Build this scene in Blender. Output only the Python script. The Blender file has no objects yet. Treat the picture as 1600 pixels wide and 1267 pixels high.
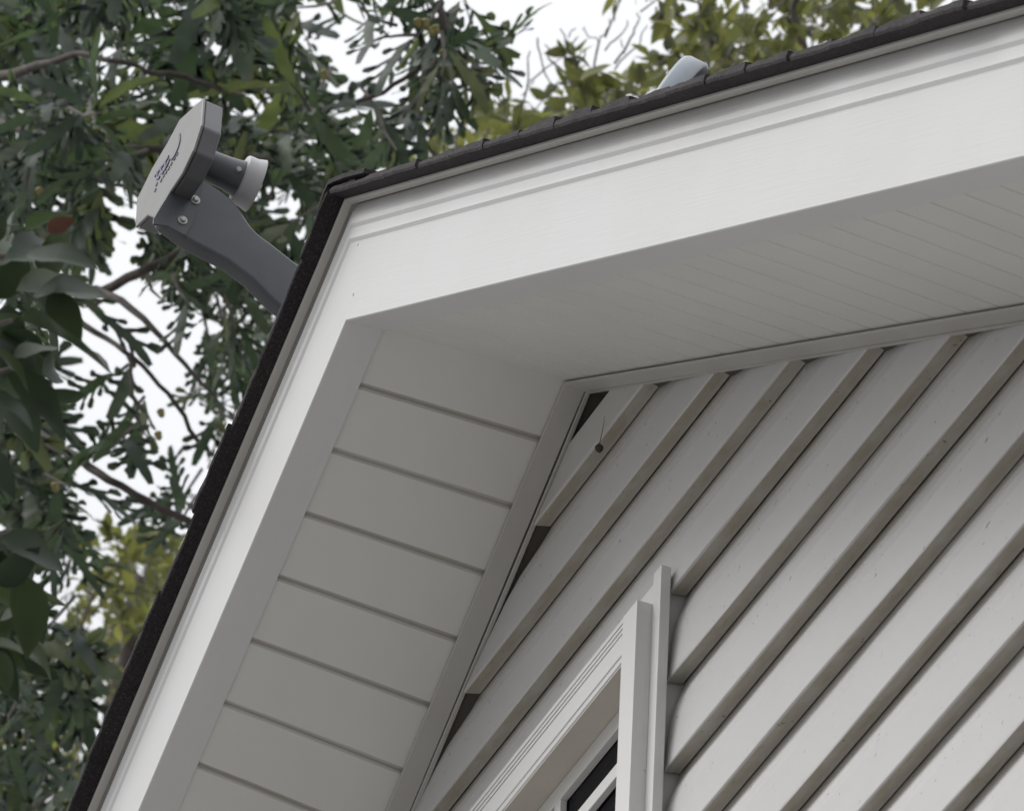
import bpy, math, random
import numpy as np
from mathutils import Matrix, Vector

# ------------------------------------------------------------------ camera
IW, IH = 1600, 1267
YAW, PIT, ROL, FPX = 1.19749, 0.61714, 0.05091, 13494.4
CAM = np.array([8.20954, -3.32893, 1.68616])
_d = np.array([-math.sin(YAW)*math.cos(PIT), math.cos(YAW)*math.cos(PIT), math.sin(PIT)])
_r = np.array([math.cos(YAW), math.sin(YAW), 0.0]); _u = np.cross(_r, _d)
_c, _s = math.cos(ROL), math.sin(ROL)
_r, _u = _c*_r+_s*_u, -_s*_r+_c*_u
def ray(px, py): return _d+_r*(px-IW/2)/FPX-_u*(py-IH/2)/FPX
def at(px, py, t): return CAM+ray(px, py)*t                     # a point t metres down the view
def on_plane(px, py, P, n):
    q = ray(px, py); return CAM+q*(((np.array(P)-CAM)@np.array(n))/(q@np.array(n)))

sc = bpy.context.scene
col = sc.collection
cd = bpy.data.cameras.new('camera'); cam = bpy.data.objects.new('camera', cd); col.objects.link(cam)
cd.sensor_width = 36; cd.sensor_fit = 'HORIZONTAL'; cd.lens = FPX/IW*36
cd.clip_start = 0.1; cd.clip_end = 2000
cam.matrix_world = Matrix(((_r[0], _u[0], -_d[0], CAM[0]), (_r[1], _u[1], -_d[1], CAM[1]), (_r[2], _u[2], -_d[2], CAM[2]), (0, 0, 0, 1)))
cd.dof.use_dof = True; cd.dof.focus_distance = 10.9; cd.dof.aperture_fstop = 34
sc.camera = cam

# ------------------------------------------------------------------ sky, sun, exposure
SUN_EL, SUN_AZ = math.radians(53), math.radians(243)            # azimuth measured from +x, counter-clockwise
wd = bpy.data.worlds.new('World'); sc.world = wd; wd.use_nodes = True
nt = wd.node_tree; nt.nodes.clear()
wo = nt.nodes.new('ShaderNodeOutputWorld'); bg = nt.nodes.new('ShaderNodeBackground')
sky = nt.nodes.new('ShaderNodeTexSky'); sky.sky_type = 'NISHITA'; sky.sun_disc = False
sky.sun_elevation = SUN_EL; sky.sun_rotation = math.radians(90)-SUN_AZ; sky.air_density = 1.0; sky.dust_density = 5.0
hs = nt.nodes.new('ShaderNodeHueSaturation'); hs.inputs['Saturation'].default_value = 0.12
mx = nt.nodes.new('ShaderNodeMix'); mx.data_type = 'RGBA'; mx.inputs[0].default_value = 0.6
mx.inputs[7].default_value = (12.2, 12.4, 12.8, 1)                 # the even cloud layer
nt.links.new(sky.outputs[0], hs.inputs['Color']); nt.links.new(hs.outputs[0], mx.inputs[6])
wtc = nt.nodes.new('ShaderNodeTexCoord'); wsp = nt.nodes.new('ShaderNodeSeparateXYZ'); nt.links.new(wtc.outputs['Generated'], wsp.inputs[0])
wmr = nt.nodes.new('ShaderNodeMapRange'); nt.links.new(wsp.outputs[2], wmr.inputs[0])          # overcast sky: the zenith is brighter than the horizon
wmr.inputs[1].default_value = 0; wmr.inputs[2].default_value = 1; wmr.inputs[3].default_value = .20; wmr.inputs[4].default_value = 1.65
wmm = nt.nodes.new('ShaderNodeVectorMath'); wmm.operation = 'SCALE'; nt.links.new(mx.outputs[2], wmm.inputs[0]); nt.links.new(wmr.outputs[0], wmm.inputs['Scale'])
nt.links.new(wmm.outputs[0], bg.inputs['Color']); bg.inputs['Strength'].default_value = 0.132
nt.links.new(bg.outputs[0], wo.inputs[0])
sl = bpy.data.lights.new('sun', 'SUN'); sl.energy = 2.0; sl.angle = math.radians(26); sl.color = (1, 0.97, 0.93)
so = bpy.data.objects.new('sun', sl); col.objects.link(so)
sd = Vector((math.cos(SUN_AZ)*math.cos(SUN_EL), math.sin(SUN_AZ)*math.cos(SUN_EL), math.sin(SUN_EL)))
so.rotation_euler = sd.to_track_quat('Z', 'Y').to_euler(); so.location = sd*40
sc.view_settings.view_transform = 'Standard'; sc.view_settings.look = 'None'
sc.view_settings.exposure = -0.31; sc.view_settings.gamma = 1.0
sc.cycles.max_bounces = 8; sc.cycles.transparent_max_bounces = 8

rng = random.Random(7); nr = np.random.default_rng(11)

# ------------------------------------------------------------------ helpers
def tag(o, label=None, cat=None, group=None, kind=None):
    if label: o['label'] = label
    if cat: o['category'] = cat
    if group: o['group'] = group
    if kind: o['kind'] = kind
    return o
def empty(name, loc, label, cat, group=None):
    o = bpy.data.objects.new(name, None); col.objects.link(o); o.location = loc; o.empty_display_size = .2
    return tag(o, label, cat, group)
class MB:
    def __init__(s): s.v = []; s.f = []; s.uv = []
    def add(s, verts, faces, uvs=None):
        b = len(s.v); s.v += [tuple(map(float, p)) for p in verts]
        s.f += [tuple(b+i for i in f) for f in faces]
        s.uv += list(uvs) if uvs is not None else [(0, 0)]*len(verts)
    def box(s, a, b):
        (x0, y0, z0), (x1, y1, z1) = a, b
        V = [(x0,y0,z0),(x1,y0,z0),(x1,y1,z0),(x0,y1,z0),(x0,y0,z1),(x1,y0,z1),(x1,y1,z1),(x0,y1,z1)]
        s.add(V, [(0,3,2,1),(4,5,6,7),(0,1,5,4),(1,2,6,5),(2,3,7,6),(3,0,4,7)], [(p[0], p[2]) for p in V])
    def tube(s, pts, rad, n=8, cap=True):
        pts = [np.array(p, float) for p in pts]; V = []; F = []; U = []
        ref = np.array([0.3, 0.2, 1.0]); L = 0
        for i, p in enumerate(pts):
            t = pts[min(i+1, len(pts)-1)]-pts[max(i-1, 0)]; t = t/np.linalg.norm(t)
            a = np.cross(t, ref); a /= np.linalg.norm(a); b = np.cross(t, a)
            r = rad[i] if hasattr(rad, '__len__') else rad
            if i: L += np.linalg.norm(p-pts[i-1])
            for k in range(n):
                th = 2*math.pi*k/n; V.append(p+r*(math.cos(th)*a+math.sin(th)*b)); U.append((k/n, L))
        for i in range(len(pts)-1):
            for k in range(n):
                F.append((i*n+k, i*n+(k+1) % n, (i+1)*n+(k+1) % n, (i+1)*n+k))
        if cap: F += [tuple(range(n))[::-1], tuple(range((len(pts)-1)*n, len(pts)*n))]
        s.add(V, F, U)
    def lathe(s, O, axis, prof, n=32):                             # prof: (distance along axis, radius)
        O = np.array(O, float); t = np.array(axis, float); t /= np.linalg.norm(t)
        a = np.cross(t, (0.2, 0.1, 1)); a /= np.linalg.norm(a); b = np.cross(t, a); V = []; F = []
        for (h, r) in prof:
            for k in range(n):
                th = 2*math.pi*k/n; V.append(O+t*h+r*(math.cos(th)*a+math.sin(th)*b))
        for i in range(len(prof)-1):
            for k in range(n): F.append((i*n+k, i*n+(k+1) % n, (i+1)*n+(k+1) % n, (i+1)*n+k))
        s.add(V, F)
    def prism(s, poly, vec):
        n = len(poly); P = [np.array(p) for p in poly]; v = np.array(vec)
        s.add(P+[p+v for p in P], [tuple(range(n)), tuple(range(2*n-1, n-1, -1))]+[(i, (i+1) % n, n+(i+1) % n, n+i) for i in range(n)])
    def build(s, name, mat, parent=None, bevel=0, smooth=False, seg=2):
        me = bpy.data.meshes.new(name); me.from_pydata(s.v, [], s.f); me.update()
        ul = me.uv_layers.new(name='UVMap')
        li = np.zeros(len(me.loops), dtype=np.int32); me.loops.foreach_get('vertex_index', li)
        ul.data.foreach_set('uv', np.array(s.uv, dtype=np.float32)[li].ravel())
        me.materials.append(mat)
        o = bpy.data.objects.new(name, me); col.objects.link(o)
        if parent is not None:
            o.parent = parent; o.matrix_parent_inverse = Matrix.Translation(parent.location).inverted()
        if bevel:
            import bmesh
            bm = bmesh.new(); bm.from_mesh(me); bmesh.ops.remove_doubles(bm, verts=bm.verts, dist=1e-6)
            bmesh.ops.recalc_face_normals(bm, faces=bm.faces); bm.to_mesh(me); bm.free()
            m = o.modifiers.new('bevel', 'BEVEL'); m.width = bevel; m.segments = seg; m.limit_method = 'ANGLE'; m.angle_limit = math.radians(35)
        if smooth:
            for p in me.polygons: p.use_smooth = True
        return o

# ------------------------------------------------------------------ materials
def new_mat(name):
    m = bpy.data.materials.new(name); m.use_nodes = True; t = m.node_tree
    return m, t, t.nodes['Principled BSDF']
def N(t, kind, **kw):
    n = t.nodes.new(kind)
    for k, v in kw.items():
        if k in n.inputs.keys(): n.inputs[k].default_value = v
        else: setattr(n, k, v)
    return n
def ramp(t, stops):
    r = t.nodes.new('ShaderNodeValToRGB'); e = r.color_ramp.elements
    while len(e) < len(stops): e.new(0.5)
    for i, (p, c) in enumerate(stops): e[i].position = p; e[i].color = (*c, 1) if len(c) == 3 else c
    return r
def mixc(t, fac, a, b, mode='MIX'):
    m = t.nodes.new('ShaderNodeMix'); m.data_type = 'RGBA'; m.blend_type = mode
    for i, x in ((0, fac), (6, a), (7, b)):
        if isinstance(x, bpy.types.NodeSocket): t.links.new(x, m.inputs[i])
        else: m.inputs[i].default_value = x if i == 0 else (*x, 1)
    return m.outputs[2]
def vinyl(name, base, dirt, grain=0.0, stretch=(1, 1, 1), rough=0.42, dirt_amt=0.35, specks=0.0, uv=True, v_tint_stain=None, bump=.15, tint_stain=(0.37, 0.335, 0.25)):
    m, t, b = new_mat(name)
    tc = N(t, 'ShaderNodeTexCoord')
    n1 = N(t, 'ShaderNodeTexNoise', Scale=3.5, Detail=6, Roughness=.6); t.links.new(tc.outputs['Object'], n1.inputs['Vector'])
    r1 = ramp(t, [(.42, (0, 0, 0)), (.75, (1, 1, 1))]); t.links.new(n1.outputs[0], r1.inputs[0])
    mul = N(t, 'ShaderNodeMath', operation='MULTIPLY'); t.links.new(r1.outputs[0], mul.inputs[0]); mul.inputs[1].default_value = dirt_amt
    c = mixc(t, mul.outputs[0], base, dirt)
    if v_tint_stain:                                                   # tints and stains that follow the board's own length
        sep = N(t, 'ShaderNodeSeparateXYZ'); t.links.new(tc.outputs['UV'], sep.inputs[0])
        rs = ramp(t, v_tint_stain); t.links.new(sep.outputs[1], rs.inputs[0])
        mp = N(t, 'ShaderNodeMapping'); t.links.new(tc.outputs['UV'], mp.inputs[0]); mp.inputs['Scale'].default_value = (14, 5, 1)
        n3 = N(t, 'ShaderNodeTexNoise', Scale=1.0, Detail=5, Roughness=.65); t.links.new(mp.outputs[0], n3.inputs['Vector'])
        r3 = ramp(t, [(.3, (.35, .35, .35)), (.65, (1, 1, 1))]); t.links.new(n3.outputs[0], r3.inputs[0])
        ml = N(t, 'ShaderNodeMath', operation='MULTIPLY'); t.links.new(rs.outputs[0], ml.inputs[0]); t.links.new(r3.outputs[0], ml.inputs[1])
        c = mixc(t, ml.outputs[0], c, tint_stain)
    if specks:
        vo = N(t, 'ShaderNodeTexNoise', Scale=95.0, Detail=2, Roughness=.5); t.links.new(tc.outputs['Object'], vo.inputs['Vector'])
        rv = ramp(t, [(.70, (0, 0, 0)), (.76, (1, 1, 1))]); t.links.new(vo.outputs[0], rv.inputs[0])
        m2 = N(t, 'ShaderNodeMath', operation='MULTIPLY'); t.links.new(rv.outputs[0], m2.inputs[0]); m2.inputs[1].default_value = specks
        c = mixc(t, m2.outputs[0], c, (0.10, 0.085, 0.07))
    t.links.new(c, b.inputs['Base Color']); b.inputs['Roughness'].default_value = rough
    mp = N(t, 'ShaderNodeMapping'); mp.inputs['Scale'].default_value = stretch
    t.links.new(tc.outputs['UV' if uv else 'Object'], mp.inputs[0])
    ng = N(t, 'ShaderNodeTexNoise', Scale=1.0, Detail=4, Roughness=.6); t.links.new(mp.outputs[0], ng.inputs['Vector'])
    bp = N(t, 'ShaderNodeBump', Strength=bump, Distance=.002); t.links.new(ng.outputs[0], bp.inputs['Height']); t.links.new(bp.outputs[0], b.inputs['Normal'])
    return m
M = {}
M['fascia'] = vinyl('white_fascia', (.63, .635, .635), (.53, .52, .49), stretch=(7, 330, 1), bump=.12, dirt_amt=.3)
M['soffit'] = vinyl('white_soffit', (.67, .665, .645), (.56, .54, .51), stretch=(30, 30, 30), uv=False, bump=.12, dirt_amt=.35, tint_stain=(.42, .385, .345), v_tint_stain=[(0, (0, 0, 0)), (.25, (0, 0, 0)), (.4, (.8, .8, .8)), (1, (1, 1, 1))])
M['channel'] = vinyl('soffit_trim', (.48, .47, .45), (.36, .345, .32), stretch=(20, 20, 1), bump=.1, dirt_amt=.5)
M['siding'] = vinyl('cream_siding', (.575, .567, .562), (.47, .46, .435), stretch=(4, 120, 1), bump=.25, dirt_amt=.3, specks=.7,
    v_tint_stain=[(0, (0, 0, 0)), (.055, (0, 0, 0)), (.11, (.9, .9, .9)), (.172, (1, 1, 1)), (.182, (.0, .0, .0)), (.84, (0, 0, 0)), (.92, (.6, .6, .6)), (1, (.8, .8, .8))])  # khaki tint on the lap undersides, stains along each board's top edge
M['soffit_plain'] = vinyl('drip_edge_paint', (.50, .49, .46), (.40, .38, .34), stretch=(20, 20, 1), bump=.1)
M['trim'] = vinyl('window_trim', (.70, .70, .69), (.60, .59, .56), stretch=(8, 8, 1), uv=False, bump=.05, dirt_amt=.2)
M['reveal'] = vinyl('window_reveal', (.56, .53, .47), (.40, .36, .29), stretch=(8, 8, 1), uv=False, bump=.05, dirt_amt=.6, specks=.6)

m, t, b = new_mat('asphalt_shingle'); M['shingle'] = m
tc = N(t, 'ShaderNodeTexCoord'); n = N(t, 'ShaderNodeTexNoise', Scale=260.0, Detail=3, Roughness=.7); t.links.new(tc.outputs['Object'], n.inputs['Vector'])
n2 = N(t, 'ShaderNodeTexNoise', Scale=9.0, Detail=4); t.links.new(tc.outputs['Object'], n2.inputs['Vector'])
r = ramp(t, [(.35, (.009, .008, .010)), (.55, (.022, .018, .021)), (.72, (.065, .055, .056))]); t.links.new(n.outputs[0], r.inputs[0])
r2 = ramp(t, [(.35, (.75, .72, .75)), (.7, (1.25, 1.15, 1.1))]); t.links.new(n2.outputs[0], r2.inputs[0])
t.links.new(mixc(t, 1.0, r.outputs[0], r2.outputs[0], 'MULTIPLY'), b.inputs['Base Color']); b.inputs['Roughness'].default_value = .9
bp = N(t, 'ShaderNodeBump', Strength=.9, Distance=.003); t.links.new(n.outputs[0], bp.inputs['Height']); t.links.new(bp.outputs[0], b.inputs['Normal'])

def plain(name, c, rough=.5, metal=0, noise=0.12, scale=18):
    m, t, b = new_mat(name); tc = N(t, 'ShaderNodeTexCoord'); n = N(t, 'ShaderNodeTexNoise', Scale=float(scale), Detail=5)
    t.links.new(tc.outputs['Object'], n.inputs['Vector'])
    r = ramp(t, [(.3, tuple(x*(1-noise) for x in c)), (.7, tuple(x*(1+noise) for x in c))]); t.links.new(n.outputs[0], r.inputs[0])
    t.links.new(r.outputs[0], b.inputs['Base Color']); b.inputs['Roughness'].default_value = rough; b.inputs['Metallic'].default_value = metal
    return m
M['dark_gap'] = plain('dark_felt_backing', (.06, .056, .05), .9)
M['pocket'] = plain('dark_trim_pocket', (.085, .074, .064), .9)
M['glass'] = plain('dark_window_glass', (.006, .006, .009), .08, 0, .05)
M['dish_grey'] = plain('grey_dish_plastic', (.11, .11, .118), .5)
M['dish_face'] = plain('pale_grey_plastic', (.175, .172, .170), .55, 0, .06)
M['arm_grey'] = plain('grey_painted_steel', (.09, .098, .11), .38)
M['horn_cap'] = plain('milky_plastic', (.48, .48, .49), .45, 0, .06)
M['emblem'] = plain('blue_emblem_print', (.07, .065, .13), .5)
M['bolt'] = plain('zinc_bolt', (.42, .44, .42), .35, .7)
M['reflector'] = plain('blue_grey_reflector', (.24, .27, .31), .4)
M['glass'].node_tree.nodes['Principled BSDF'].inputs['Specular IOR Level'].default_value = .04
M['ground'] = plain('dry_gravel', (.225, .217, .210), .9, 0, .25, 3)
M['paving'] = plain('asphalt_drive', (.215, .205, .198), .9, 0, .15, 6)
M['bark'] = plain('grey_brown_bark', (.085, .072, .066), .9, 0, .35, 30)
M['twig'] = plain('twig_bark', (.13, .115, .105), .85, 0, .3, 40)
M['acorn'] = plain('green_acorn', (.28, .25, .09), .5)

def leaf_mat(name, stops, trans=.3, rough=.42, tcol=None):
    m, t, b = new_mat(name); g = N(t, 'ShaderNodeNewGeometry')
    r = ramp(t, stops); r.color_ramp.interpolation = 'LINEAR'; t.links.new(g.outputs['Random Per Island'], r.inputs[0])
    tc = N(t, 'ShaderNodeTexCoord'); n = N(t, 'ShaderNodeTexNoise', Scale=14.0, Detail=4); t.links.new(tc.outputs['Object'], n.inputs['Vector'])
    rn = ramp(t, [(.3, (.72, .72, .72)), (.7, (1.25, 1.25, 1.25))]); t.links.new(n.outputs[0], rn.inputs[0])
    c = mixc(t, 1.0, r.outputs[0], rn.outputs[0], 'MULTIPLY')
    t.links.new(c, b.inputs['Base Color']); b.inputs['Roughness'].default_value = rough; b.inputs['Specular IOR Level'].default_value = .28
    tr = N(t, 'ShaderNodeBsdfTranslucent'); tcl = mixc(t, 1.0, c, tcol or (1.2, 1.5, .6), 'MULTIPLY'); t.links.new(tcl, tr.inputs[0])
    ms = N(t, 'ShaderNodeMixShader'); ms.inputs[0].default_value = trans
    t.links.new(b.outputs[0], ms.inputs[1]); t.links.new(tr.outputs[0], ms.inputs[2]); t.links.new(ms.outputs[0], t.nodes['Material Output'].inputs[0])
    return m
M['oak_leaf'] = leaf_mat('oak_leaf', [(0, (.050, .068, .064)), (.5, (.078, .100, .090)), (.8, (.100, .124, .102)), (1, (.14, .15, .09))], .32, .55)
M['broad_leaf'] = leaf_mat('broad_glossy_leaf', [(0, (.020, .032, .022)), (.6, (.034, .052, .032)), (1, (.055, .075, .038))], .2, .45)
M['red_leaf'] = leaf_mat('reddened_leaf', [(0, (.075, .028, .028)), (1, (.09, .035, .034))], .3, .4)
M['lime_leaf'] = leaf_mat('yellow_green_leaf', [(0, (.08, .09, .055)), (.5, (.14, .152, .078)), (1, (.215, .225, .10))], .42, .55, (1.25, 1.25, .6))
M['mid_leaf'] = leaf_mat('mid_green_leaf', [(0, (.09, .10, .055)), (.6, (.155, .168, .08)), (1, (.24, .245, .11))], .45, .55, (1.25, 1.25, .6))

# ------------------------------------------------------------------ ground
g = MB(); g.add([(-400,-400,0),(400,-400,0),(400,400,0),(-400,400,0)], [(0,1,2,3)])
tag(g.build('ground', M['ground']), kind='structure')
g = MB(); g.add([(-3,-6.5,.004),(14,-6.5,.004),(14,-.6,.004),(-3,-.6,.004)], [(0,1,2,3)])
tag(g.build('driveway', M['paving']), kind='structure')

# ------------------------------------------------------------------ house
AP = 8.0
TR, TL = math.tan(0.50095), math.tan(0.48592)                     # rake slopes right and left
TCR, TCL = math.tan(0.5136), math.tan(0.5349)                     # soffit and its wall trim
D = 0.34155
house = empty('gable_house', (0, 4, 0), 'white and cream vinyl sided house with steep gable, dark shingle roof and window', 'house')

def rake(mb, prof, side, tan, x1=5.2, seg=0.08, wob=0.0, x0=0.0, z0=AP):
    n = int((x1-x0)/seg)+1; V = []; U = []; m_ = len(prof)
    vs = [0]
    for i in range(1, m_): vs.append(vs[-1]+math.dist(prof[i], prof[i-1]))
    ph = rng.random()*10
    for i in range(n+1):
        x = x0+(x1-x0)*i/n
        w = wob*(math.sin(x*3.1+ph)+.5*math.sin(x*7.7+ph*2)) if x > 0.05 else 0
        for k, (y, z) in enumerate(prof): V.append((side*x, y+w, z0+z-tan*x)); U.append((x*1.14, vs[k]))
    F = [(i*m_+k, (i+1)*m_+k, (i+1)*m_+k+1, i*m_+k+1) for i in range(n) for k in range(m_-1)]
    mb.add(V, F, U)

FP = [(-D+.006, .184), (-D+.004, .178), (-D-.0005, .168), (-D-.0040, .156), (-D-.0044, .1500), (-D-.0044, .1480), (-D-.0018, .1425),
      (-D-.0026, .1285), (-D-.0028, .1260), (-D-.0002, .1205), (-D, .118), (-D, .0015), (-D+.0015, 0), (-D+.049, 0.0), (-D+.049, .012)]
DP = [(-D+.02, .1855), (-D-.0125, .1855), (-D-.0125, .1825), (-D-.0110, .1815), (-D-.0020, .1805), (-D-.0020, .1840)]
for side, tn in ((1, TR), (-1, TL)):
    f = MB(); rake(f, FP, side, tn, wob=.0006); fo = f.build('rake_fascia', M['fascia'], house)
    dd = MB(); rake(dd, DP, side, tn, wob=.0004); dd.build('drip_edge', M['soffit_plain'], house)
fo = None
# nail dimples on the fascia corner
for (px, py) in ((552, 460), (559, 382)):
    nb = MB(); p = on_plane(px, py, (0, -D, 0), (0, 1, 0)); nb.lathe((p[0], -D-.0008, p[2]), (0, 1, 0), [(0, .0005), (0, .0022), (.003, .0024)], 12)
    nb.build('nail_head', M['trim'], house)

# soffits: boards with grooves across the eave
W_ = 0.09699
def soffit(side):
    mb = MB(); tn = TR if side > 0 else TL; tc_ = TCR if side > 0 else TCL
    y0, y1 = -D+.040, -.022
    cosf = math.cos(.49); V = []; F = []; U = []
    xs = []
    off = .0806
    if side < 0: shape = [(0, 0), (.0010, .0068), (.0070, .0068), (.0085, .0005), (.0095, 0)]
    else: shape = [(0, 0), (.0028, .0030), (.0048, .0030), (.0075, .0)]
    x = 0; xs.append((0, 0)); k = 0
    while True:
        xc = (off+k*W_)*cosf if side > 0 else (off+k*W_)*math.cos(.505)
        if xc > 5.0: break
        sh = shape if side > 0 else [(.004-a, h) for a, h in reversed(shape)]
        for a, h in sh: xs.append((xc+a+.0045*(side < 0), h))
        k += 1
    xs.append((5.1, 0))
    # split flats for a slight sag
    ys = [y0, y0+.08, y0+.16, y0+.24, y1]
    for (x, h) in xs:
        for j, y in enumerate(ys):
            f_ = (y-(-D+.049))/(D-.049-.045)                       # blends fascia slope to wall trim slope
            f_ = min(max(f_, 0), 1.15)
            zz = (.0040-tn*x)*(1-f_)+(.0035-tc_*x)*f_
            V.append((side*x, y, AP+zz+h)); U.append((x, h*100))
    q = len(ys)
    for i in range(len(xs)-1):
        for j in range(q-1): F.append((i*q+j, (i+1)*q+j, (i+1)*q+j+1, i*q+j+1))
    mb.add(V, F, U); return mb.build('soffit', M['soffit'], house)
soffit(1); soffit(-1)
CP = [(-.016, .004), (-.016, -.0050), (-.017, -.0060), (-.044, -.0035), (-.0450, -.0028), (-.0450, .0002), (-.030, .0008)]
LP = [(-.0150, .012), (-.0150, -.0062), (-.0140, -.0068), (-.0095, -.0068), (-.0085, -.0060), (-.0085, .012)]
for side, tc_ in ((1, TCR), (-1, TCL)):
    cm = MB(); rake(cm, CP, side, tc_, wob=.0005); rake(cm, LP, side, tc_+.0015, wob=.0008); cm.build('soffit_channel', M['channel'], house)
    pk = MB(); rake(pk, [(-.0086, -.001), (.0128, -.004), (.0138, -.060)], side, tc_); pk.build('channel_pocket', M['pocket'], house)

# siding
S, ZS, YB, B = 0.127, AP-0.1062, 0.012, 0.0240
WX0, WX1, WZ0, WZ1 = -.62, .2900, 6.15, 7.535                     # opening taken out for the window
PROF = [(YB-B+.0015, 0.0), (YB-B+.0003, .0010), (YB-B, .0030), (YB-B+.0022, .030), (YB-B+.0062, .070), (YB-B+.0105, .090), (YB-.0035, .118), (YB+.0015, .137)]
UND = [(YB-.0015, .014), (YB-.0018, .0038), (YB-.0028, .0024)]
sm = MB()
def course(z, xl, xr, zc=None, seed=0, htop=None):
    full = UND+PROF
    pr = [(y, h) for y, h in full]
    if zc is not None:
        h0 = zc-z; keep = [(y, h) for (y, h) in PROF if h > h0]
        i = len(PROF)-len(keep); (ya, ha), (yb_, hb) = PROF[i-1], PROF[i]
        yy = ya+(yb_-ya)*(h0-ha)/(hb-ha); pr = [(yy+.004, h0+.001), (yy, h0)]+keep
    if htop is not None: pr = [(y, h) for y, h in pr if h < htop]+[(YB-B+.003, htop)]
    vs = [0]
    for i in range(1, len(pr)): vs.append(vs[-1]+math.dist(pr[i], pr[i-1]))
    tot = sum(math.dist(full[i], full[i-1]) for i in range(1, len(full))); sh = tot-vs[-1] if htop is None else 0
    n = max(2, int((xr(0)-xl(0))/.06)); V = []; U = []; m_ = len(pr)
    a1, a2 = seed*1.7, seed*2.9
    for i in range(n+1):
        for k, (y, h) in enumerate(pr):
            zz = z+h; A, Bx = xl(zz), xr(zz); x = A+(Bx-A)*i/n
            face = 1 if 0 < h < .11 and y < YB-.005 else 0
            w = .0007*math.sin(x*5.3+a1)+.0005*math.sin(x*13.1+a2)
            dz = .0008*math.sin(x*2.7+a2)+.0004*math.sin(x*9.1+a1)
            V.append((x, y+w*face, zz+dz)); U.append((x+seed*3.3, (vs[k]+sh)/tot))
    F = [(i*m_+k, (i+1)*m_+k, (i+1)*m_+k+1, i*m_+k+1) for i in range(n) for k in range(m_-1)]
    sm.add(V, F, U)
HB = 4.7
def lim(side, marg):
    tc_ = TCR if side > 0 else TCL
    return lambda zz: side*min(HB, max(0.004, (AP+marg-zz)/tc_))
k = -1
while True:
    z = ZS-(k+1)*S
    if z < -.1: break
    L, R_ = lim(-1, .008 if k > 0 else -.009), lim(1, .012)
    if k == -1: course(z, L, R_, seed=21, htop=.062); k += 1; continue
    if z+.14 < WZ0 or z > WZ1: course(z, L, R_, seed=k)
    else:
        if z < WZ1 < z+.127:
            course(z, L, lambda q: WX0, seed=k); course(z, lambda q: WX1, R_, seed=k); course(z, lambda q: WX0-.001, lambda q: WX1+.001, zc=WZ1, seed=k)
        else:
            course(z, L, lambda q: WX0, seed=k); course(z, lambda q: WX1, R_, seed=k)
    k += 1
sm.build('siding', M['siding'], house)
# backing sheet behind the siding, with the window opening left out
bk = MB(); yb_ = YB+.004
def bkq(x0, x1, z0, z1): bk.box((x0, yb_, z0), (x1, yb_+.01, z1))
bkq(-HB, WX0, 0, 5.4); bkq(WX1, HB, 0, 5.4)
bkq(WX0, WX1, 0, WZ0)
bk.add([(-HB, yb_, 5.4), (WX0, yb_, 5.4), (WX0, yb_, AP-TCL*.62+.03), (-HB, yb_, 5.42)], [(0,1,2,3)])
bk.add([(WX1, yb_, 5.4), (HB, yb_, 5.4), (HB, yb_, 5.42), (WX1, yb_, AP-TCR*.30+.03)], [(0,1,2,3)])
bk.add([(WX0, yb_, WZ1), (WX1, yb_, WZ1), (WX1, yb_, AP-TCR*.30+.03), (0, yb_, AP+.03), (WX0, yb_, AP-TCL*.62+.03)], [(0,1,2,3,4)])
bk.build('wall_backing', M['dark_gap'], house)
# side and rear walls
sw = MB()
for sx in (-1, 1):
    z = 0
    while z < 5.4:
        sw.add([(sx*(HB+.012), .02, z), (sx*(HB+.012), 8.5, z), (sx*HB, 8.5, z+S), (sx*HB, .02, z+S), (sx*HB, .02, z), (sx*HB, 8.5, z)], [(0,1,2,3), (0,1,5,4)], [(0,.4)]*6); z += S
sw.add([(-HB, 8.5, 0), (HB, 8.5, 0), (HB, 8.5, 5.45), (0, 8.5, AP), (-HB, 8.5, 5.45)], [(0,1,2,3,4)], [(0,.4)]*5)
sw.build('side_wall', M['siding'], house)

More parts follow.
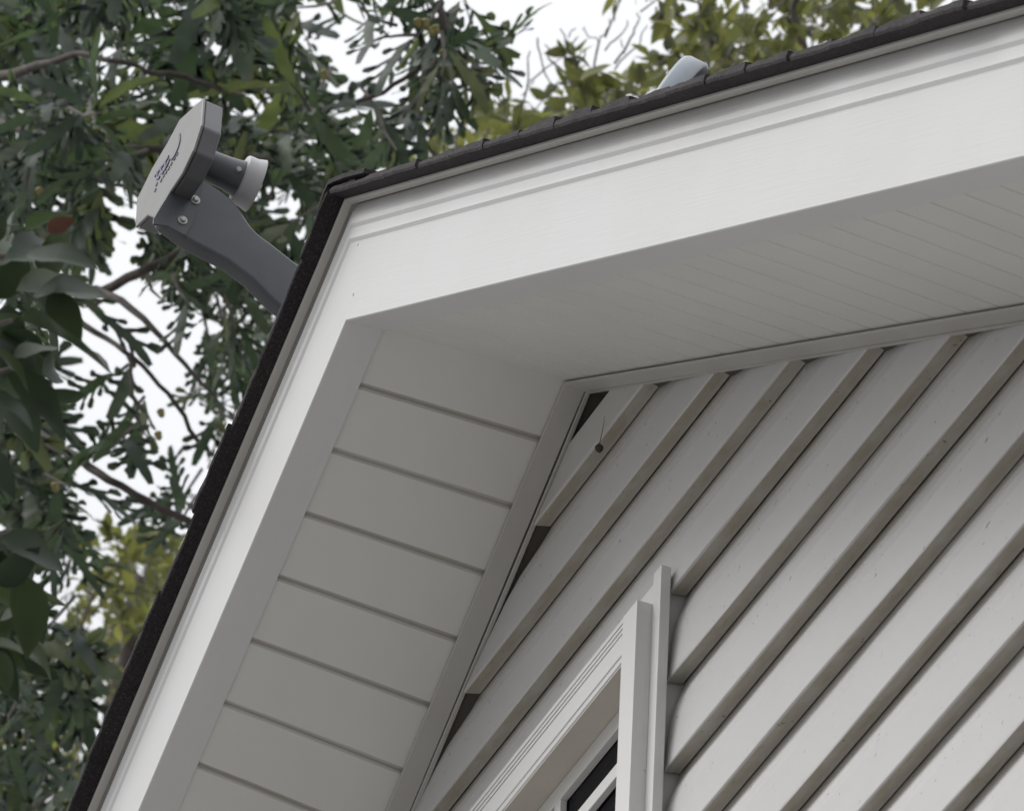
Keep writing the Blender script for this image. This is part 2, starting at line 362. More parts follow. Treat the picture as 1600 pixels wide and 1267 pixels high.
# roof: overlapping shingle courses, their cut ends showing along the rake
def roof(side, tn):
    mb = MB(); rr = random.Random(5+side); t0 = 0; ex = .128
    cosr = math.cos(math.atan(tn)); k = 0; Yb = 8.9
    # deck
    V = [(0, -D+.0, .1865), (side*5.25, -D+.0, .1865-tn*5.25), (side*5.25, Yb, .1865-tn*5.25), (0, Yb, .1865)]
    V = [(a, b, AP+c) for a, b, c in V]; mb.add(V+[(a, b, c-.012+.0) if b > 0 else (a, b+.03, c-.012) for a, b, c in V], [(0,1,2,3)])
    t = -0.03
    while t < 5.2/cosr:
        tl = t+ex; yj = -D-.034+rr.uniform(-.0030, .0030)
        lift = rr.uniform(0, .004) if side < 0 else rr.choice([0, 0, .001, .002, .007, .0])*rr.uniform(.6, 1)
        th = .0075
        ni = 6; ys = [yj+rr.uniform(-.0012, .0012) for _ in range(ni+1)]
        P = []
        for j in range(ni+1):
            s_ = max(t, 0)+(tl-max(t, 0))*j/ni; x = s_*cosr
            base = .1865; top = base+.010+(.0045)*(j/ni)+lift*math.sin(math.pi*min(1, j/ni*1.0)*.75)+rr.uniform(-.0007, .0007)
            P.append((x, ys[j], base, top))
        V = []; F = []
        for (x, y, b0, tp) in P:
            zb = AP-tn*x
            V += [(side*x, y, zb+b0), (side*x, y-.0012, zb+b0+.004), (side*x, y+.001, zb+tp), (side*x, y+.09, zb+tp-.002), (side*x, Yb, zb+tp-.002), (side*x, -D+.01, zb+b0)]
        for j in range(ni):
            a, b2 = j*6, (j+1)*6
            F += [(a, b2, b2+1, a+1), (a+1, b2+1, b2+2, a+2), (a+2, b2+2, b2+3, a+3), (a+3, b2+3, b2+4, a+4), (a, a+5, b2+5, b2)]
        a = ni*6; F += [(a, a+1, a+2, a+3, a+5)]; F += [(0, 1, 2, 3, 5)]
        mb.add(V, F); t = tl
    return mb.build('shingle_roof', M['shingle'], house)
rf = roof(1, TR); rl = roof(-1, TL)
# ridge caps folded over the peak
for i in range(60):
    y0 = -D-.036+i*.15; mb = MB(); L_ = .125; z0 = .2035+.002*(i > 0)
    rows = [(y0, .0), (y0+.02, .001), (y0+.16, -.003)]; V = []; F = []
    xs = [-.030, -.02, -.008, 0, .02, .06, L_]
    for (y, dz) in rows:
        for q in (0.007, 0):
            for x in xs:
                tn = TR if x > 0 else TL
                V.append((x, y+.0015*math.sin(x*60), AP+z0+dz+q-tn*abs(x)*(1.0)-(.010*min(1, -x/.02) if x < 0 else 0)-(.003 if x == 0 else 0)))
    n = len(xs)
    for r_ in range(2):
        for k2 in range(n-1):
            a = r_*2*n+k2; b2 = (r_+1)*2*n+k2
            F += [(a, a+1, b2+1, b2), (a+n, a+n+1, b2+n+1, b2+n)]
        F += [(r_*2*n, r_*2*n+n, (r_+1)*2*n+n, (r_+1)*2*n), (r_*2*n+n-1, r_*2*n+2*n-1, (r_+1)*2*n+2*n-1, (r_+1)*2*n+n-1)]
    F += [(k2, k2+1, k2+1+n, k2+n) for k2 in range(n-1)]
    mb.add(V, F)
    if i == 0: caps = mb
    else: caps.add(mb.v, mb.f)
caps.build('ridge_cap', M['shingle'], rf)

# ------------------------------------------------------------------ window
win = MB()
YF, YI, YS = -.030, -.050, -.010
win.box((.2815, YF, WZ0-.02), (.3045, -.0165, 7.541)); win.box((.2820, -.0166, WZ0-.02), (.2850, .015, 7.538))                 # outer flange right
win.box((WX0-.02, YF, WZ0-.02), (WX0+.003, .020, 7.574))
win.box((WX0+.003, YF+.004, 7.497), (.2815, .016, 7.533))            # head flange
win.box((WX0+.003, YF, WZ0-.02), (.2815, .020, WZ0+.01))
frame = win.build('window', M['trim'], house, bevel=.0012)
fr = MB()
fr.box((.2385, YI, WZ0+.01), (.2812, .018, 7.498))
fr.build('frame', M['trim'], frame, bevel=.0010)
fr = MB(); fr.box((WX0+.0033, YI, WZ0+.01), (WX0+.046, .018, 7.498)); fr.build('frame', M['trim'], frame, bevel=.0010)
hd = MB()                                                         # head with three thin grooves
x0, x1 = WX0+.046, .2385; prof = [(.014, 7.4975), (YI+.001, 7.4975)]
z = 7.4915
for g_ in range(3):
    prof += [(YI+.001, z), (YI+.0085, z-.0002), (YI+.0085, z-.0030), (YI+.001, z-.0034)]; z -= .0074
prof += [(YI+.001, 7.4455), (YI+.0025, 7.4445), (YI+.0025, 7.437), (YI+.004, 7.4360)]
V = [(x, y, zz) for x in (x0, x1+.030) for (y, zz) in prof]; n = len(prof)
hd.add(V, [(k, k+1, n+k+1, n+k) for k in range(n-1)])
hd.build('head_trim', M['trim'], frame)
rv = MB(); rv.box((x0, YI+.004, 7.4335), (x1-.001, .016, 7.4362)); rv.build('head_reveal', M['reveal'], frame)
sa = MB(); zz = 7.4305; 
sa.box((x0, YS, 7.4085), (x1-.0005, YS+.010, 7.4330))
zz = 7.3576
while zz > WZ0+.06: sa.box((x0, YS, zz-.0195), (x1-.0005, YS+.009, zz)); zz -= .0728
sa.box((x0, YS, WZ0+.012), (x1-.0005, YS+.012, WZ0+.05))
sa.build('sash', M['trim'], frame, bevel=.0008)
vm = MB()
xv = .238-.052-.0
for xx in (.092-.128, .092-.128-.165, .092-.128-.33, ): vm.box((xx-.0195, YS+.0006, WZ0+.05), (xx, YS+.0095, 7.409))
vm.box((.224, YS-.001, WZ0+.05), (x1-.0008, YS+.012, 7.409))
vm.build('muntin', M['trim'], frame, bevel=.0008)
gl = MB(); gl.box((x0, YS+.0107, WZ0+.02), (x1, YS+.017, 7.43)); gl.build('pane', M['glass'], frame)
pt = MB(); pt.box((.2811, -.0345, 7.26), (.2822, -.0301, 7.41)); pt.build('trim_clip', M['trim'], frame)

# ------------------------------------------------------------------ satellite dish
DX = -.60
dish = empty('satellite_dish', (DX, .30, AP-TL*.6+.19), 'grey satellite dish on the roof, its feed box on a bent arm', 'satellite dish')
axis = np.array([0, .987, -.163]); axis /= np.linalg.norm(axis)
P0 = on_plane(272, 262, (DX, 0, 0), (1, 0, 0))
fn = np.array([-.03, -.987, .163]); fn /= np.linalg.norm(fn)
face = [(317.5, 153), (314, 195), (301, 236), (284, 272), (262.5, 304), (240, 341), (230, 337), (211, 355.5), (213, 313), (238, 262), (262, 222), (281, 186)]
F3 = [on_plane(px, py, P0, fn) for px, py in face]
h = MB(); h.prism(F3, axis*.0045); fb = h.build('feed_cover', M['dish_face'], dish, bevel=.0022)
h = MB()
cen = np.mean(F3, axis=0); inner = [cen+(p-cen)*.985+axis*.0045 for p in F3]
h.prism(inner, axis*.0265); h.build('feed_housing', M['dish_grey'], dish, bevel=.0035, seg=3)
# emblem: a swoosh and two rows of small worn characters on the cover
em = MB()
def stroke(pts, w, d=.0012):
    P = [on_plane(px, py, P0-fn*0, fn) for px, py in pts]; L = []; R2 = []
    for i, p in enumerate(P):
        tt = P[min(i+1, len(P)-1)]-P[max(i-1, 0)]; tt /= np.linalg.norm(tt); sd_ = np.cross(tt, fn)
        L.append(p+sd_*w/2+fn*.0003); R2.append(p-sd_*w/2+fn*.0003)
    n = len(P); V = L+R2+[q+fn*d for q in L+R2]; F = []
    for i in range(n-1): F += [(i, i+1, n+i+1, n+i), (2*n+i, 2*n+i+1, 3*n+i+1, 3*n+i), (i, i+1, 2*n+i+1, 2*n+i), (n+i, n+i+1, 3*n+i+1, 3*n+i)]
    em.add(V, F)
stroke([(281.5, 211), (282, 220), (279, 232), (274, 243), (269, 250)], .004)
stroke([(264, 246), (260, 252), (253, 262), (245, 272), (243, 276)], .006)
stroke([(266, 249), (263, 257), (258, 266)], .006)
stroke([(259, 254), (259, 262), (263, 258)], .005)
stroke([(253, 262), (252, 270), (256, 270)], .005)
stroke([(247, 270), (246, 279), (250, 278)], .005)
for (a, b2) in ((278, 240), (274, 247), (269, 255), (265, 262), (261, 268), (257, 274), (253, 281), (246, 287), (244, 296)):
    stroke([(a, b2), (a-.8, b2+3.2)], .0045)
em.build('emblem', M['emblem'], fb)
# feed horn and its milky cap
hc = on_plane(352, 270, (DX, 0, 0), (1, 0, 0)); hc = hc-axis*.03
h = MB(); h.lathe(hc, axis, [(-.01, 0), (-.01, .020), (.0, .021), (.03, .0225), (.046, .0245), (.052, .026), (.060, .027), (.060, 0)], 40)
horn = h.build('feed_horn', M['arm_grey'], dish, smooth=False)
for p in horn.data.polygons: p.use_smooth = True
cc = hc+axis*.053
h = MB(); h.lathe(cc, axis, [(-.002, .0), (-.002, .033), (.0, .0345), (.012, .0345), (.0135, .0350), (.022, .0375), (.023, .0378), (.0225, .036), (.010, .030), (.008, 0)], 48)
cp = h.build('horn_cap', M['horn_cap'], horn, smooth=True)
h = MB(); h.lathe(hc+axis*.040+np.array([.022, 0, -.006]), (1, 0, -.2), [(0, 0), (0, .004), (.006, .0035), (.006, 0)], 10); h.build('clip', M['horn_cap'], horn)
# bent arm: side outline in a vertical plane, rounded edges
AX = DX+.017
top = [(300, 262), (316, 279), (345, 296), (360, 308), (373, 322), (383, 338), (393, 353), (406, 366), (424, 379), (457, 405), (520, 452)]
bot = [(490, 516), (430, 472), (393, 435), (356, 407), (328, 392), (299, 377), (282, 366), (264, 352), (254, 346), (250, 335), (262, 312)]
A3 = [on_plane(px, py, (AX, 0, 0), (1, 0, 0)) for px, py in top+bot]
h = MB(); h.prism(A3, (-.027, 0, 0)); arm = h.build('feed_arm', M['arm_grey'], dish, bevel=.0125, seg=5)
for p in arm.data.polygons: p.use_smooth = True
PL = [on_plane(px, py, (AX+.002, 0, 0), (1, 0, 0)) for px, py in [(262, 353.5), (240, 350), (240, 341.5), (262, 305), (285, 272.5), (302, 262), (319, 283), (316, 300), (300, 352), (290, 368)]]
h = MB(); h.prism(PL, (-.004, 0, 0)); h.build('clamp_plate', M['arm_grey'], arm, bevel=.0008)
# the arm runs on down to the reflector's foot
e0 = (A3[10]+A3[11])/2; cR = on_plane(916, 407, (DX, 0, 0), (1, 0, 0))
bz = np.array([-.20, -.905, .385]); bz /= np.linalg.norm(bz); ux = np.array([1., 0, 0])-bz*bz[0]; ux /= np.linalg.norm(ux); uy = np.cross(bz, ux); uy = uy if uy[2] > 0 else -uy
foot = cR-uy*.30-bz*.02
h = MB(); h.tube([e0+np.array([-.010, -.03, .01]), e0+np.array([-.010, .03, -.03]), (e0+foot)/2+np.array([-.008, 0, -.03]), foot, foot-bz*.06], [.015, .02, .022, .022, .022], 14)
h.build('arm_tail', M['arm_grey'], arm, smooth=True)
for (px, py) in ((305, 313), (285, 344.5)):
    p = on_plane(px, py, (AX+.0022, 0, 0), (1, 0, 0)); h = MB()
    h.lathe(p, (1, 0, 0), [(-.002, .0068), (.0014, .0068), (.0018, .0050), (.0018, .0042), (.0050, .0040), (.0055, .003), (.0055, 0)], 18)
    h.build('bolt', M['bolt'], arm)
# reflector: shallow bowl with a turned-back skirt
h = MB(); nA, nR = 72, 10; a_, b_ = .27, .31; V = []; F = []
def rimpt(th, s_):
    c_, s2 = math.cos(th), math.sin(th); e = 2/2.35
    return np.sign(c_)*abs(c_)**e*a_*s_, np.sign(s2)*abs(s2)**e*b_*s_
rows = [(i/nR, -.055*(1-(i/nR)**2)) for i in range(nR+1)]+[(1.012, .003), (1.02, -.002), (1.02, -.026), (1.005, -.028), (1.003, -.004), (.9, -.016), (.6, -.041), (.3, -.055), (0.02, -.059)]
for (s_, dz) in rows:
    for k2 in range(nA):
        x_, y_ = rimpt(2*math.pi*k2/nA, s_); V.append(cR+ux*x_+uy*y_+bz*dz)
for i in range(len(rows)-1):
    for k2 in range(nA): F.append((i*nA+k2, i*nA+(k2+1) % nA, (i+1)*nA+(k2+1) % nA, (i+1)*nA+k2))
h.add(V, F); h.build('reflector', M['reflector'], dish, smooth=True)
h = MB(); h.box((DX-.06, cR[1]+.03, cR[2]-.16), (DX+.06, cR[1]+.12, cR[2]+.0)); h.build('bracket', M['arm_grey'], dish, bevel=.004)
yb2 = cR[1]+.13; zr = AP-TL*.6+.2
h = MB(); h.tube([(DX, yb2+.12, zr), (DX, yb2+.12, zr+.18), (DX, yb2+.10, zr+.26), (DX, yb2, cR[2]-.10), (DX, yb2, cR[2]+.02)], .021, 16); mast = h.build('mast', M['dish_grey'], dish, smooth=True)
h = MB(); h.box((DX-.08, yb2+.02, zr-.035), (DX+.08, yb2+.22, zr-.0)); h.build('mast_foot', M['dish_grey'], mast, bevel=.003)

# ------------------------------------------------------------------ cocoon under the gable
cq = on_plane(936, 700, (0, YB-B-.006, 0), (0, 1, 0))
co = empty('cocoon', tuple(cq), 'tiny dark brown cocoon hanging on a thread from the top siding board', 'cocoon')
h = MB(); h.lathe(cq+np.array([0, 0, .005]), (.1, 0, -1), [(0, .0006), (.001, .0036), (.004, .0056), (.008, .0048), (.012, .0016), (.0125, 0)], 12)
h.build('case', M['dark_gap'], co, smooth=True)
h = MB(); h.tube([cq+np.array([0, 0, .004]), cq+np.array([.0015, .002, .02]), cq+np.array([.004, .004, .042])], [.0007, .0005, .0003], 5); h.build('thread', M['bark'], co)

# ------------------------------------------------------------------ leaves
def oak_shape(seed):
    r = random.Random(seed); V = []; F = []
    def v(x, y): V.append((x, y)); return len(V)-1
    ts = [.24, .47, .71]; ts = [x+r.uniform(-.02, .02) for x in ts]
    L = [.24, .36, .30]
    st = [0]+[x for tt in ts for x in (tt-.06, tt+.065)]+[.90]
    lw = []
    for i, s_ in enumerate(st): lw.append(.012 if i == 0 else (.040+.062*math.sin(math.pi*min(s_, .72))))
    ml = [v(s_, w) for s_, w in zip(st, lw)]; mr = [v(s_, -w) for s_, w in zip(st, lw)]
    for i in range(len(st)-1): F.append((ml[i], ml[i+1], mr[i+1], mr[i]))
    tip = [v(.98, .07), v(1.06, .045), v(1.05, .0), v(1.07, -.05), v(.98, -.07)]; F.append((ml[-1], *tip, mr[-1]))
    for j, tt in enumerate(ts):
        for sgn, mm in ((1, ml), (-1, mr)):
            ll = L[j]*r.uniform(.8, 1.15); ang = math.radians(r.uniform(38, 56)); dx, dy = math.cos(ang), math.sin(ang)
            a, b2 = 1+2*j, 2+2*j; pa, pb = V[mm[a]], V[mm[b2]]
            cx_, cy_ = (pa[0]+pb[0])/2, (pa[1]+pb[1])/2
            w = .060*r.uniform(.85, 1.25)
            def q(t_, o_): return v(cx_+dx*ll*t_-dy*o_*1.0, cy_+sgn*(dy*ll*t_+dx*o_))
            f = [mm[a], q(.45, -w*.8), q(.85, -w*1.05), q(1.0, -w*.4), q(1.03, w*.2), q(.9, w*.95), q(.5, w*.75), mm[b2]]
            F.append(tuple(f) if sgn > 0 else tuple(f[::-1]))
    return np.array(V), F
def oval_shape(seed, w=.27, n=7, point=1.0):
    V = []; F = []; st = [i/n for i in range(n+1)]
    c_ = []; l_ = []; r_ = []
    for s_ in st:
        ww = w*math.sin(math.pi*s_**(.85))**.8*(1-.15*s_) if 0 < s_ < 1 else .004
        c_.append(len(V)); V.append((s_, 0)); l_.append(len(V)); V.append((s_, ww)); r_.append(len(V)); V.append((s_, -ww))
    for i in range(n): F += [(c_[i], c_[i+1], l_[i+1], l_[i]), (r_[i], r_[i+1], c_[i+1], c_[i])]
    return np.array(V), F
class Leaves:
    def __init__(s, shapes): s.shapes = shapes; s.V = []; s.F = []; s.n = 0
    def add(s, P, dirv, nrm, L, bend=.25, fold=.25, twist=.2, petiole=.12):
        A, F = rng.choice(s.shapes); d_ = np.array(dirv, float); d_ /= np.linalg.norm(d_)
        nn = np.array(nrm, float); sd_ = np.cross(nn, d_)
        if np.linalg.norm(sd_) < 1e-3: sd_ = np.cross((0, 0, 1.1), d_+.01)
        sd_ /= np.linalg.norm(sd_); nn = np.cross(d_, sd_)
        x = A[:, 0]; y = A[:, 1]; tw = twist*x
        z = -bend*x*x+fold*np.abs(y)+.03*np.sin(x*9+s.n)*np.abs(y)*4
        yy = y*np.cos(tw)-z*0; zz = z+y*np.sin(tw)
        Q = np.array(P)+L*((x+petiole)[:, None]*d_+yy[:, None]*sd_+zz[:, None]*nn)
        s.V.append(Q); s.F += [tuple(i+s.n for i in f) for f in F]; s.n += len(Q)
    def build(s, name, mat, parent):
        me = bpy.data.meshes.new(name); me.from_pydata(np.concatenate(s.V).tolist(), [], s.F); me.update(); me.materials.append(mat)
        for p in me.polygons: p.use_smooth = True
        o = bpy.data.objects.new(name, me); col.objects.link(o); o.parent = parent; o.matrix_parent_inverse = Matrix.Translation(parent.location).inverted()
        return o
def rdir():
    v = nr.normal(size=3); return v/np.linalg.norm(v)
def inside(px, py, poly):
    c = False; n = len(poly); j = n-1
    for i in range(n):
        (xi, yi), (xj, yj) = poly[i], poly[j]
        if (yi > py) != (yj > py) and px < (xj-xi)*(py-yi)/(yj-yi)+xi: c = not c
        j = i
    return c
def sprig(lv, tw, c, L, n, back, droop=.35, spread=1.0, tw_r=.0035):
    """a twig ending at c with n leaves round its tip; back = point the twig comes from"""
    c = np.array(c); b_ = np.array(back); ax = c-b_; ln = np.linalg.norm(ax); ax /= ln
    mid = (c+b_)/2+rdir()*ln*.08
    tw.tube([b_, mid, c], [tw_r*1.5, tw_r*1.2, tw_r*.6], 5, cap=False)
    for i in range(n):
        f = rng.random()**.6; p = c-ax*L*.9*(1-f)
        dv = ax*rng.uniform(.1, .9)+rdir()*.85*spread+np.array([0, 0, -droop])
        nv = rdir()*.75+np.array([.35, -.2, .65])
        lv.add(p, dv, nv, L*rng.uniform(.7, 1.15), bend=rng.uniform(.0, .45), fold=rng.uniform(.1, .4), twist=rng.uniform(-.5, .5))

def wiggle(pts, amp, k=3):
    out = [np.array(pts[0])]
    for a, b2 in zip(pts[:-1], pts[1:]):
        a, b2 = np.array(a), np.array(b2)
        for i in range(1, k+1): out.append(a+(b2-a)*i/k+(rdir()*amp if i < k else 0))
    return out
def limb(name, pts, r0, r1, parent, mat='bark', amp=.02, n=8, pw=None):
    pw = pw or (7 if r0 > .08 and name == 'branch' else 1)
    P = wiggle(pts, amp); mb = MB(); mb.tube(P, [r1+(r0-r1)*(1-i/(len(P)-1))**pw for i in range(len(P))], n); return mb.build(name, M[mat], parent, smooth=True)

# ---- big oak behind the left rake
oak = empty('oak_tree', (-12.5, .5, 0), 'tall dark green oak with deeply lobed leaves, left of the gable', 'tree')
lv = Leaves([oak_shape(i) for i in range(5)]); tw = MB()
MAIN = [(-120, -120), (540, -120), (500, 30), (480, 60), (460, 110), (480, 160), (500, 215), (510, 270), (470, 320), (430, 480), (330, 740), (285, 850), (215, 850), (200, 800), (228, 770), (265, 640), (235, 560), (215, 500), (225, 420), (150, 395), (80, 395), (95, 430), (60, 520), (110, 600), (100, 720), (150, 790), (150, 1000), (100, 1180), (110, 1380), (-140, 1380)]
HOLES = [[(180, 130), (250, 130), (270, 190), (240, 240), (190, 230)], [(15, 215), (60, 235), (50, 280), (10, 270)], [(215, 225), (262, 230), (240, 300), (205, 290)], [(60, 340), (130, 370), (120, 395), (60, 380)]]
GAP = [(50, 360), (150, 350), (262, 370), (285, 480), (300, 620), (285, 720), (235, 850), (120, 850), (60, 740), (40, 560)]
cnt = 0
for i in range(450):
    px, py = rng.uniform(-140, 640), rng.uniform(-140, 1400)
    if not inside(px, py, MAIN): continue
    if any(inside(px, py, h_) for h_ in HOLES) and rng.random() < .8: continue
    if inside(px, py, GAP): continue
    if px > 80 and py > 830 and rng.random() < .55: continue
    small = px > 205 and py > 380
    t_ = rng.uniform(20.5, 25.5); c = at(px, py, t_)
    back = c+np.array([-.10, 0, .05])*rng.uniform(.5, 1.4)+rdir()*.16+np.array([0, 0, .1])
    sprig(lv, tw, c, (.15 if small else .205)*rng.uniform(.8, 1.15), rng.randint(4, 7), back); cnt += 1
# the sprigs that stand out against the sky
for (px, py, n_, bx, by) in [(680, 45, 9, 690, -60), (650, 60, 7, 690, 0), (700, 70, 8, 690, 10), (640, 110, 9, 690, 40), (690, 120, 10, 690, 50), (740, 105, 9, 700, 50), (775, 100, 6, 720, 90),
        (655, 165, 7, 680, 90), (710, 150, 7, 700, 100), (600, 190, 6, 560, 130), (620, 235, 5, 590, 170), (590, 60, 3, 650, 55), (560, 10, 3, 620, 40), (600, 20, 3, 560, -40), (730, 10, 5, 700, -40), (650, 5, 6, 680, -50),
        (160, 590, 4, 200, 570), (175, 700, 5, 215, 660), (130, 480, 2, 160, 470), (200, 640, 3, 225, 620), (110, 760, 5, 70, 740), (135, 730, 3, 150, 740), (255, 470, 5, 230, 430), (300, 480, 6, 270, 430)]:
    t_ = rng.uniform(20.5, 21.5); sprig(lv, tw, at(px, py, t_), .175, max(2, int(n_*.62)), at(bx, by, t_+.1), droop=.25)
lv.build('foliage', M['oak_leaf'], oak); tag(tw.build('twigs', M['twig'], oak), kind='stuff')
trunk = limb('trunk', [(-12.5, .5, -.2), (-12.3, .6, 4), (-12.2, 1.0, 9), (-11.8, 1.4, 13), (-11.6, 1.8, 17), (-11.3, 2, 20)], .36, .10, oak, amp=.05, n=14)
T = lambda px, py, t_: at(px, py, t_)
limb('branch', [(-11.9, 1.3, 12.2), T(-420, 330, 23.2), T(-60, 135, 22), T(60, 102, 21.4), T(120, 84, 21.2), T(190, 97, 21), T(250, 116, 21), T(305, 127, 21), T(380, 150, 21.3)], .11, .007, trunk, amp=.008)
limb('branch', [(-12.0, 1.2, 11.6), T(-430, 60, 23.6), T(-50, 170, 22), T(60, 210, 21.3), T(150, 225, 21.1), T(215, 233, 21), T(300, 236, 21.1), T(420, 250, 21.5)], .12, .010, trunk, amp=.008)
limb('branch', [(-12.1, 1.1, 10.2), T(-380, 660, 23.5), T(20, 520, 22), T(120, 470, 21.5), T(180, 446, 21.2), T(235, 417, 21), T(300, 385, 21), T(360, 350, 21.4)], .11, .012, trunk, amp=.006)
limb('branch', [T(150, 452, 21.3), T(190, 470, 21.1), T(240, 515, 21), T(290, 570, 21), T(330, 612, 21), T(350, 640, 21)], .011, .003, trunk, 'twig', amp=.004)
limb('branch', [(-12.0, 1.1, 10.6), T(-300, 330, 23), T(60, 470, 21.8), T(150, 520, 21.3), T(195, 550, 21), T(235, 585, 21), T(275, 632, 21), T(310, 690, 21)], .09, .006, trunk, amp=.004)
limb('branch', [(-12.1, 1.0, 9.4), T(-360, 560, 23.4), T(20, 660, 22), T(125, 716, 21.2), T(170, 750, 21), T(230, 782, 21), T(300, 816, 21), T(360, 850, 21.2)], .10, .010, trunk, amp=.004)
limb('branch', [T(200, 555, 21), T(208, 600, 21), T(215, 650, 21), T(235, 690, 21)], .006, .002, trunk, 'twig', amp=.006)
limb('branch', [(-11.7, 1.7, 15), T(300, -420, 23), T(560, -160, 21.6), T(650, -40, 21.2), T(688, 20, 21), T(690, 60, 21), T(650, 110, 21), T(600, 145, 21), T(556, 160, 21)], .10, .006, trunk, amp=.01)
for (px, py) in ((652, 30), (664, 30), (680, 40), (672, 44), (724, 100), (718, 90), (85, 755), (48, 300), (60, 295), (505, 110), (692, 78), (250, 640), (246, 675)):
    p = at(px, py, 20.9); mb = MB(); mb.lathe(p, (.3*rng.uniform(-1, 1), .3, -1), [(0, .001), (.001, .008), (.005, .0105), (.007, .0095), (.008, .0085), (.016, .0085), (.022, .005), (.025, .0)], 10)
    mb.build('acorn', M['acorn'], oak, smooth=True)

# ---- broad leaved small tree close to the camera on the left edge
bt = empty('broadleaf_tree', (.9, -3.2, 0), 'small tree with large glossy oval leaves hanging in from the left edge, one leaf reddened', 'tree')
bl = Leaves([oval_shape(1, .30), oval_shape(2, .34), oval_shape(3, .27)]); tb = MB(); rl_ = Leaves([oval_shape(5, .3)])
BL = [ # base px, tip px, facing tilt
 ((30, 500), (190, 548)), ((25, 455), (170, 440)), ((20, 560), (95, 530)), ((10, 585), (130, 660)), ((0, 620), (75, 690)), ((-30, 610), (60, 640)), ((-10, 470), (50, 380)), ((-20, 420), (40, 340)),
 ((20, 395), (95, 365)), ((40, 400), (150, 395)), ((-20, 540), (60, 590)), ((-40, 520), (40, 470)), ((60, 640), (125, 600)), ((0, 840), (112, 875)), ((10, 830), (60, 905)), ((40, 900), (55, 1012)), ((-20, 850), (30, 900)),
 ((-30, 1000), (20, 1080)), ((-40, 700), (30, 760)), ((-30, 380), (20, 330)), ((-60, 560), (10, 640)), ((10, 720), (-40, 790)), ((-70, 900), (0, 960)), ((-60, 1050), (0, 1120)),((-30,560),(30,690)),((0,520),(100,560)),((-10,600),(100,620))]
TB = 7.6
for i, (a, b2) in enumerate(BL):
    t_ = TB+rng.uniform(-.25, .25); A = at(*a, t_); Bp = at(*b2, t_+rng.uniform(-.05, .05)); L = np.linalg.norm(Bp-A)
    bl.add(A, Bp-A, -_d*.45+np.array([0, 0, .8])+rdir()*.5, L, bend=rng.uniform(.15, .4), fold=.3, twist=rng.uniform(-.5, .5), petiole=0)
for i in range(46):                                                   # smaller leaves among them
    if i < 30: px, py = rng.uniform(-60, 85), rng.uniform(350, 720)
    else: px, py = rng.uniform(-60, 50), rng.uniform(820, 1010)
    t_ = TB+rng.uniform(-.1, .6); A = at(px, py, t_); dv = _r*rng.uniform(-.2, 1)+_u*rng.uniform(-1, .7)+rdir()*.3
    bl.add(A, dv, -_d*.5+np.array([0, 0, .6])+rdir()*.7, rng.uniform(.035, .065), bend=rng.uniform(.1, .5), fold=.35, twist=rng.uniform(-.6, .6), petiole=.1)
for i in range(260):
    px, py = rng.uniform(-900, -170), rng.uniform(-200, 1500); t_ = TB+rng.uniform(-.6, .6); A = at(px, py, t_)
    bl.add(A, rdir()+np.array([0, 0, -.3]), np.array([0, 0, 1])+rdir()*.5, rng.uniform(.08, .12), petiole=0)
A = at(72, 362, TB-.2); Bp = at(112, 342, TB-.2); rl_.add(A, Bp-A, np.array([0, 0, .2])-_d, np.linalg.norm(Bp-A)*1.1, petiole=0)
bl.build('foliage', M['broad_leaf'], bt); rl_.build('red_leaf', M['red_leaf'], bt)
limb('trunk', [(.9, -3.2, -.1), (1.0, -3.1, 2), (1.1, -2.9, 4), tuple(at(-700, 1200, TB)), tuple(at(-620, 500, TB)), tuple(at(-560, -100, TB))], .07, .015, bt, amp=.01, n=10)
for pts in ([(-640, 700), (-300, 600), (-60, 520), (20, 500)], [(-640, 700), (-300, 640), (-40, 590), (20, 575)], [(-620, 500), (-250, 430), (-30, 400), (40, 395)], [(-680, 1000), (-300, 900), (-60, 845), (15, 835), (45, 905)]):
    limb('branch', [at(*p, TB) for p in pts], .010, .002, bt, 'twig', amp=.004)

# ---- yellow-green trees behind the roof
def leafy_tree(name, label, base, clusters, tr, L, mat, shapes, n_in=(7, 11), group=None, spread=90, dens=1.0, margin=True):
    o = empty(name, base, label, 'tree', group); lv = Leaves(shapes); tw = MB()
    for (cx_, cy_, rx, ry, num) in clusters:
        for i in range(int(num*dens)):
            a = rng.random()*2*math.pi; q = math.sqrt(rng.random()); px, py = cx_+rx*q*math.cos(a), cy_+ry*q*math.sin(a)
            t_ = rng.uniform(*tr); c = at(px, py, t_); back = c+np.array([0, 0, -.12])+rdir()*.12
            sprig(lv, tw, c, L*rng.uniform(.8, 1.2), rng.randint(*n_in), back, droop=.15, tw_r=.002)
    lv.build('foliage', M[mat], o); tag(tw.build('twigs', M['twig'], o), kind='stuff'); return o
ov = [oval_shape(11, .24), oval_shape(12, .20), oval_shape(13, .27)]
lime = leafy_tree('lime_tree', 'yellow-green tree with bare twig tips rising behind the right side of the roof', (-13, 11, 0),
    [(1080, 30, 50, 50, 26), (1130, 60, 55, 60, 30), (1100, 90, 60, 30, 14), (1030, 110, 35, 30, 10), (1240, 50, 70, 50, 34), (1180, 90, 30, 12, 6), (1330, 20, 90, 35, 40), (1420, 5, 60, 20, 16), (1230, -60, 300, 60, 90), (1200, 10, 60, 20, 8),
     (905, 115, 40, 50, 16), (935, 150, 50, 30, 16), (985, 130, 40, 20, 10), (860, 180, 55, 22, 18), (890, 80, 18, 20, 5), (800, 200, 60, 25, 10), (1050, 170, 300, 60, 60), (1350, 120, 250, 60, 60)], (24, 28), .078, 'lime_leaf', ov, n_in=(4, 7), dens=.5)
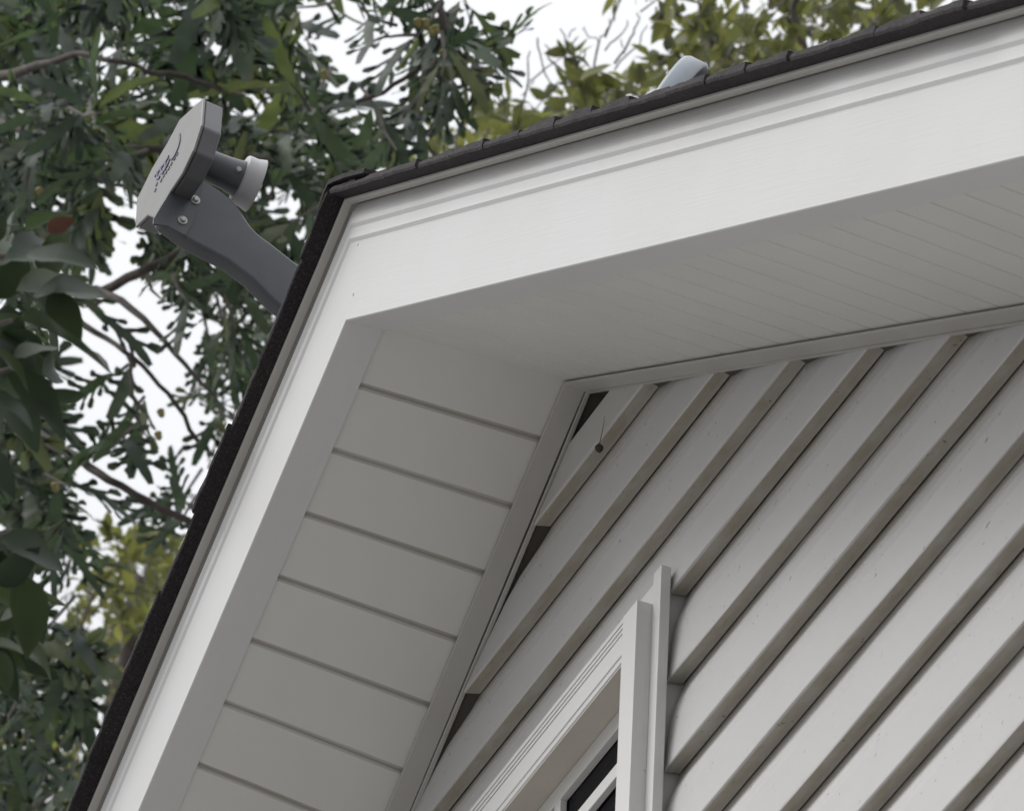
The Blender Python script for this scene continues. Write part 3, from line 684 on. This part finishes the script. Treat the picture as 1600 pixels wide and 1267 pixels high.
lt = limb('trunk', [(-13, 11, -.2), (-12.8, 10.6, 6), (-12.4, 10.2, 11), at(1300, 420, 26), at(1260, 160, 26), at(1240, 20, 26), at(1250, -120, 26)], .24, .012, lime, amp=.03, n=12, pw=3)
for pts, r0 in (([(1265, 220), (1150, 140), (1110, 60), (1090, -20)], .03), ([(1260, 200), (1330, 90), (1400, 0), (1440, -60)], .03), ([(1270, 260), (1020, 220), (910, 180), (900, 110), (915, 80)], .02),
        ([(900, 190), (892, 130), (860, 95), (851, 70)], .006), ([(905, 110), (885, 75), (875, 45)], .004), ([(888, 60), (900, 45)], .002), ([(930, 120), (935, 70), (945, 55), (952, 30)], .004), ([(935, 66), (915, 50), (912, 45)], .002), ([(945, 80), (970, 55), (980, 32)], .003),
        ([(960, 100), (985, 60), (997, 35), (996, 20)], .004), ([(975, 85), (970, 62)], .002), ([(960, 110), (1000, 70), (1012, 40)], .003), ([(770, 230), (790, 170), (775, 120), (772, 70)], .004), ([(800, 240), (818, 160), (825, 100), (828, 80)], .004), ([(815, 150), (835, 128)], .002), ([(840, 60), (843, 80), (860, 130), (890, 160)], .003), ([(1120, 60), (1150, 110), (1170, 140)], .006)):
    limb('branch', [at(*p, 25.2) for p in pts], r0, .0018, lt, 'twig', amp=.008, n=6)
pale = leafy_tree('small_leaved_tree', 'pale yellow-green small leaved tree showing low between the oak and the left roof edge', (-17, 3, 0),
    [(230, 900, 70, 70, 60), (180, 960, 80, 80, 46), (150, 1060, 80, 60, 34), (90, 1190, 80, 60, 30), (170, 860, 60, 40, 20), (60, 1120, 60, 80, 18), (0, 900, 100, 300, 60), (20, 1300, 160, 60, 40), (260, 850, 25, 30, 12)], (30, 33), .07, 'mid_leaf', ov, n_in=(5, 8), dens=.75)
limb('trunk', [(-17, 3, -.2), (-16.6, 3, 6), (-16, 3, 12), at(160, 1400, 31.5), at(190, 1100, 31.5), at(220, 900, 31.5)], .25, .02, pale, amp=.03, n=12)
pale2 = leafy_tree('maple_tree', 'sparse yellow-green tree top showing behind the ridge below the hanging oak sprig', (-16, 9, 0),
    [(690, 230, 50, 30, 12), (735, 215, 50, 40, 14), (760, 170, 30, 30, 5), (640, 255, 45, 20, 12), (700, 250, 70, 20, 14), (820, 215, 50, 22, 16), (860, 200, 40, 20, 10), (760, 330, 200, 60, 40)], (30, 33), .07, 'mid_leaf', ov, n_in=(4, 7), dens=.6)
limb('trunk', [(-16, 9, -.2), (-15.8, 8.6, 6), (-15.5, 8, 12), at(800, 600, 31.5), at(740, 330, 31.5), at(720, 200, 31.5)], .25, .015, pale2, amp=.03, n=12)
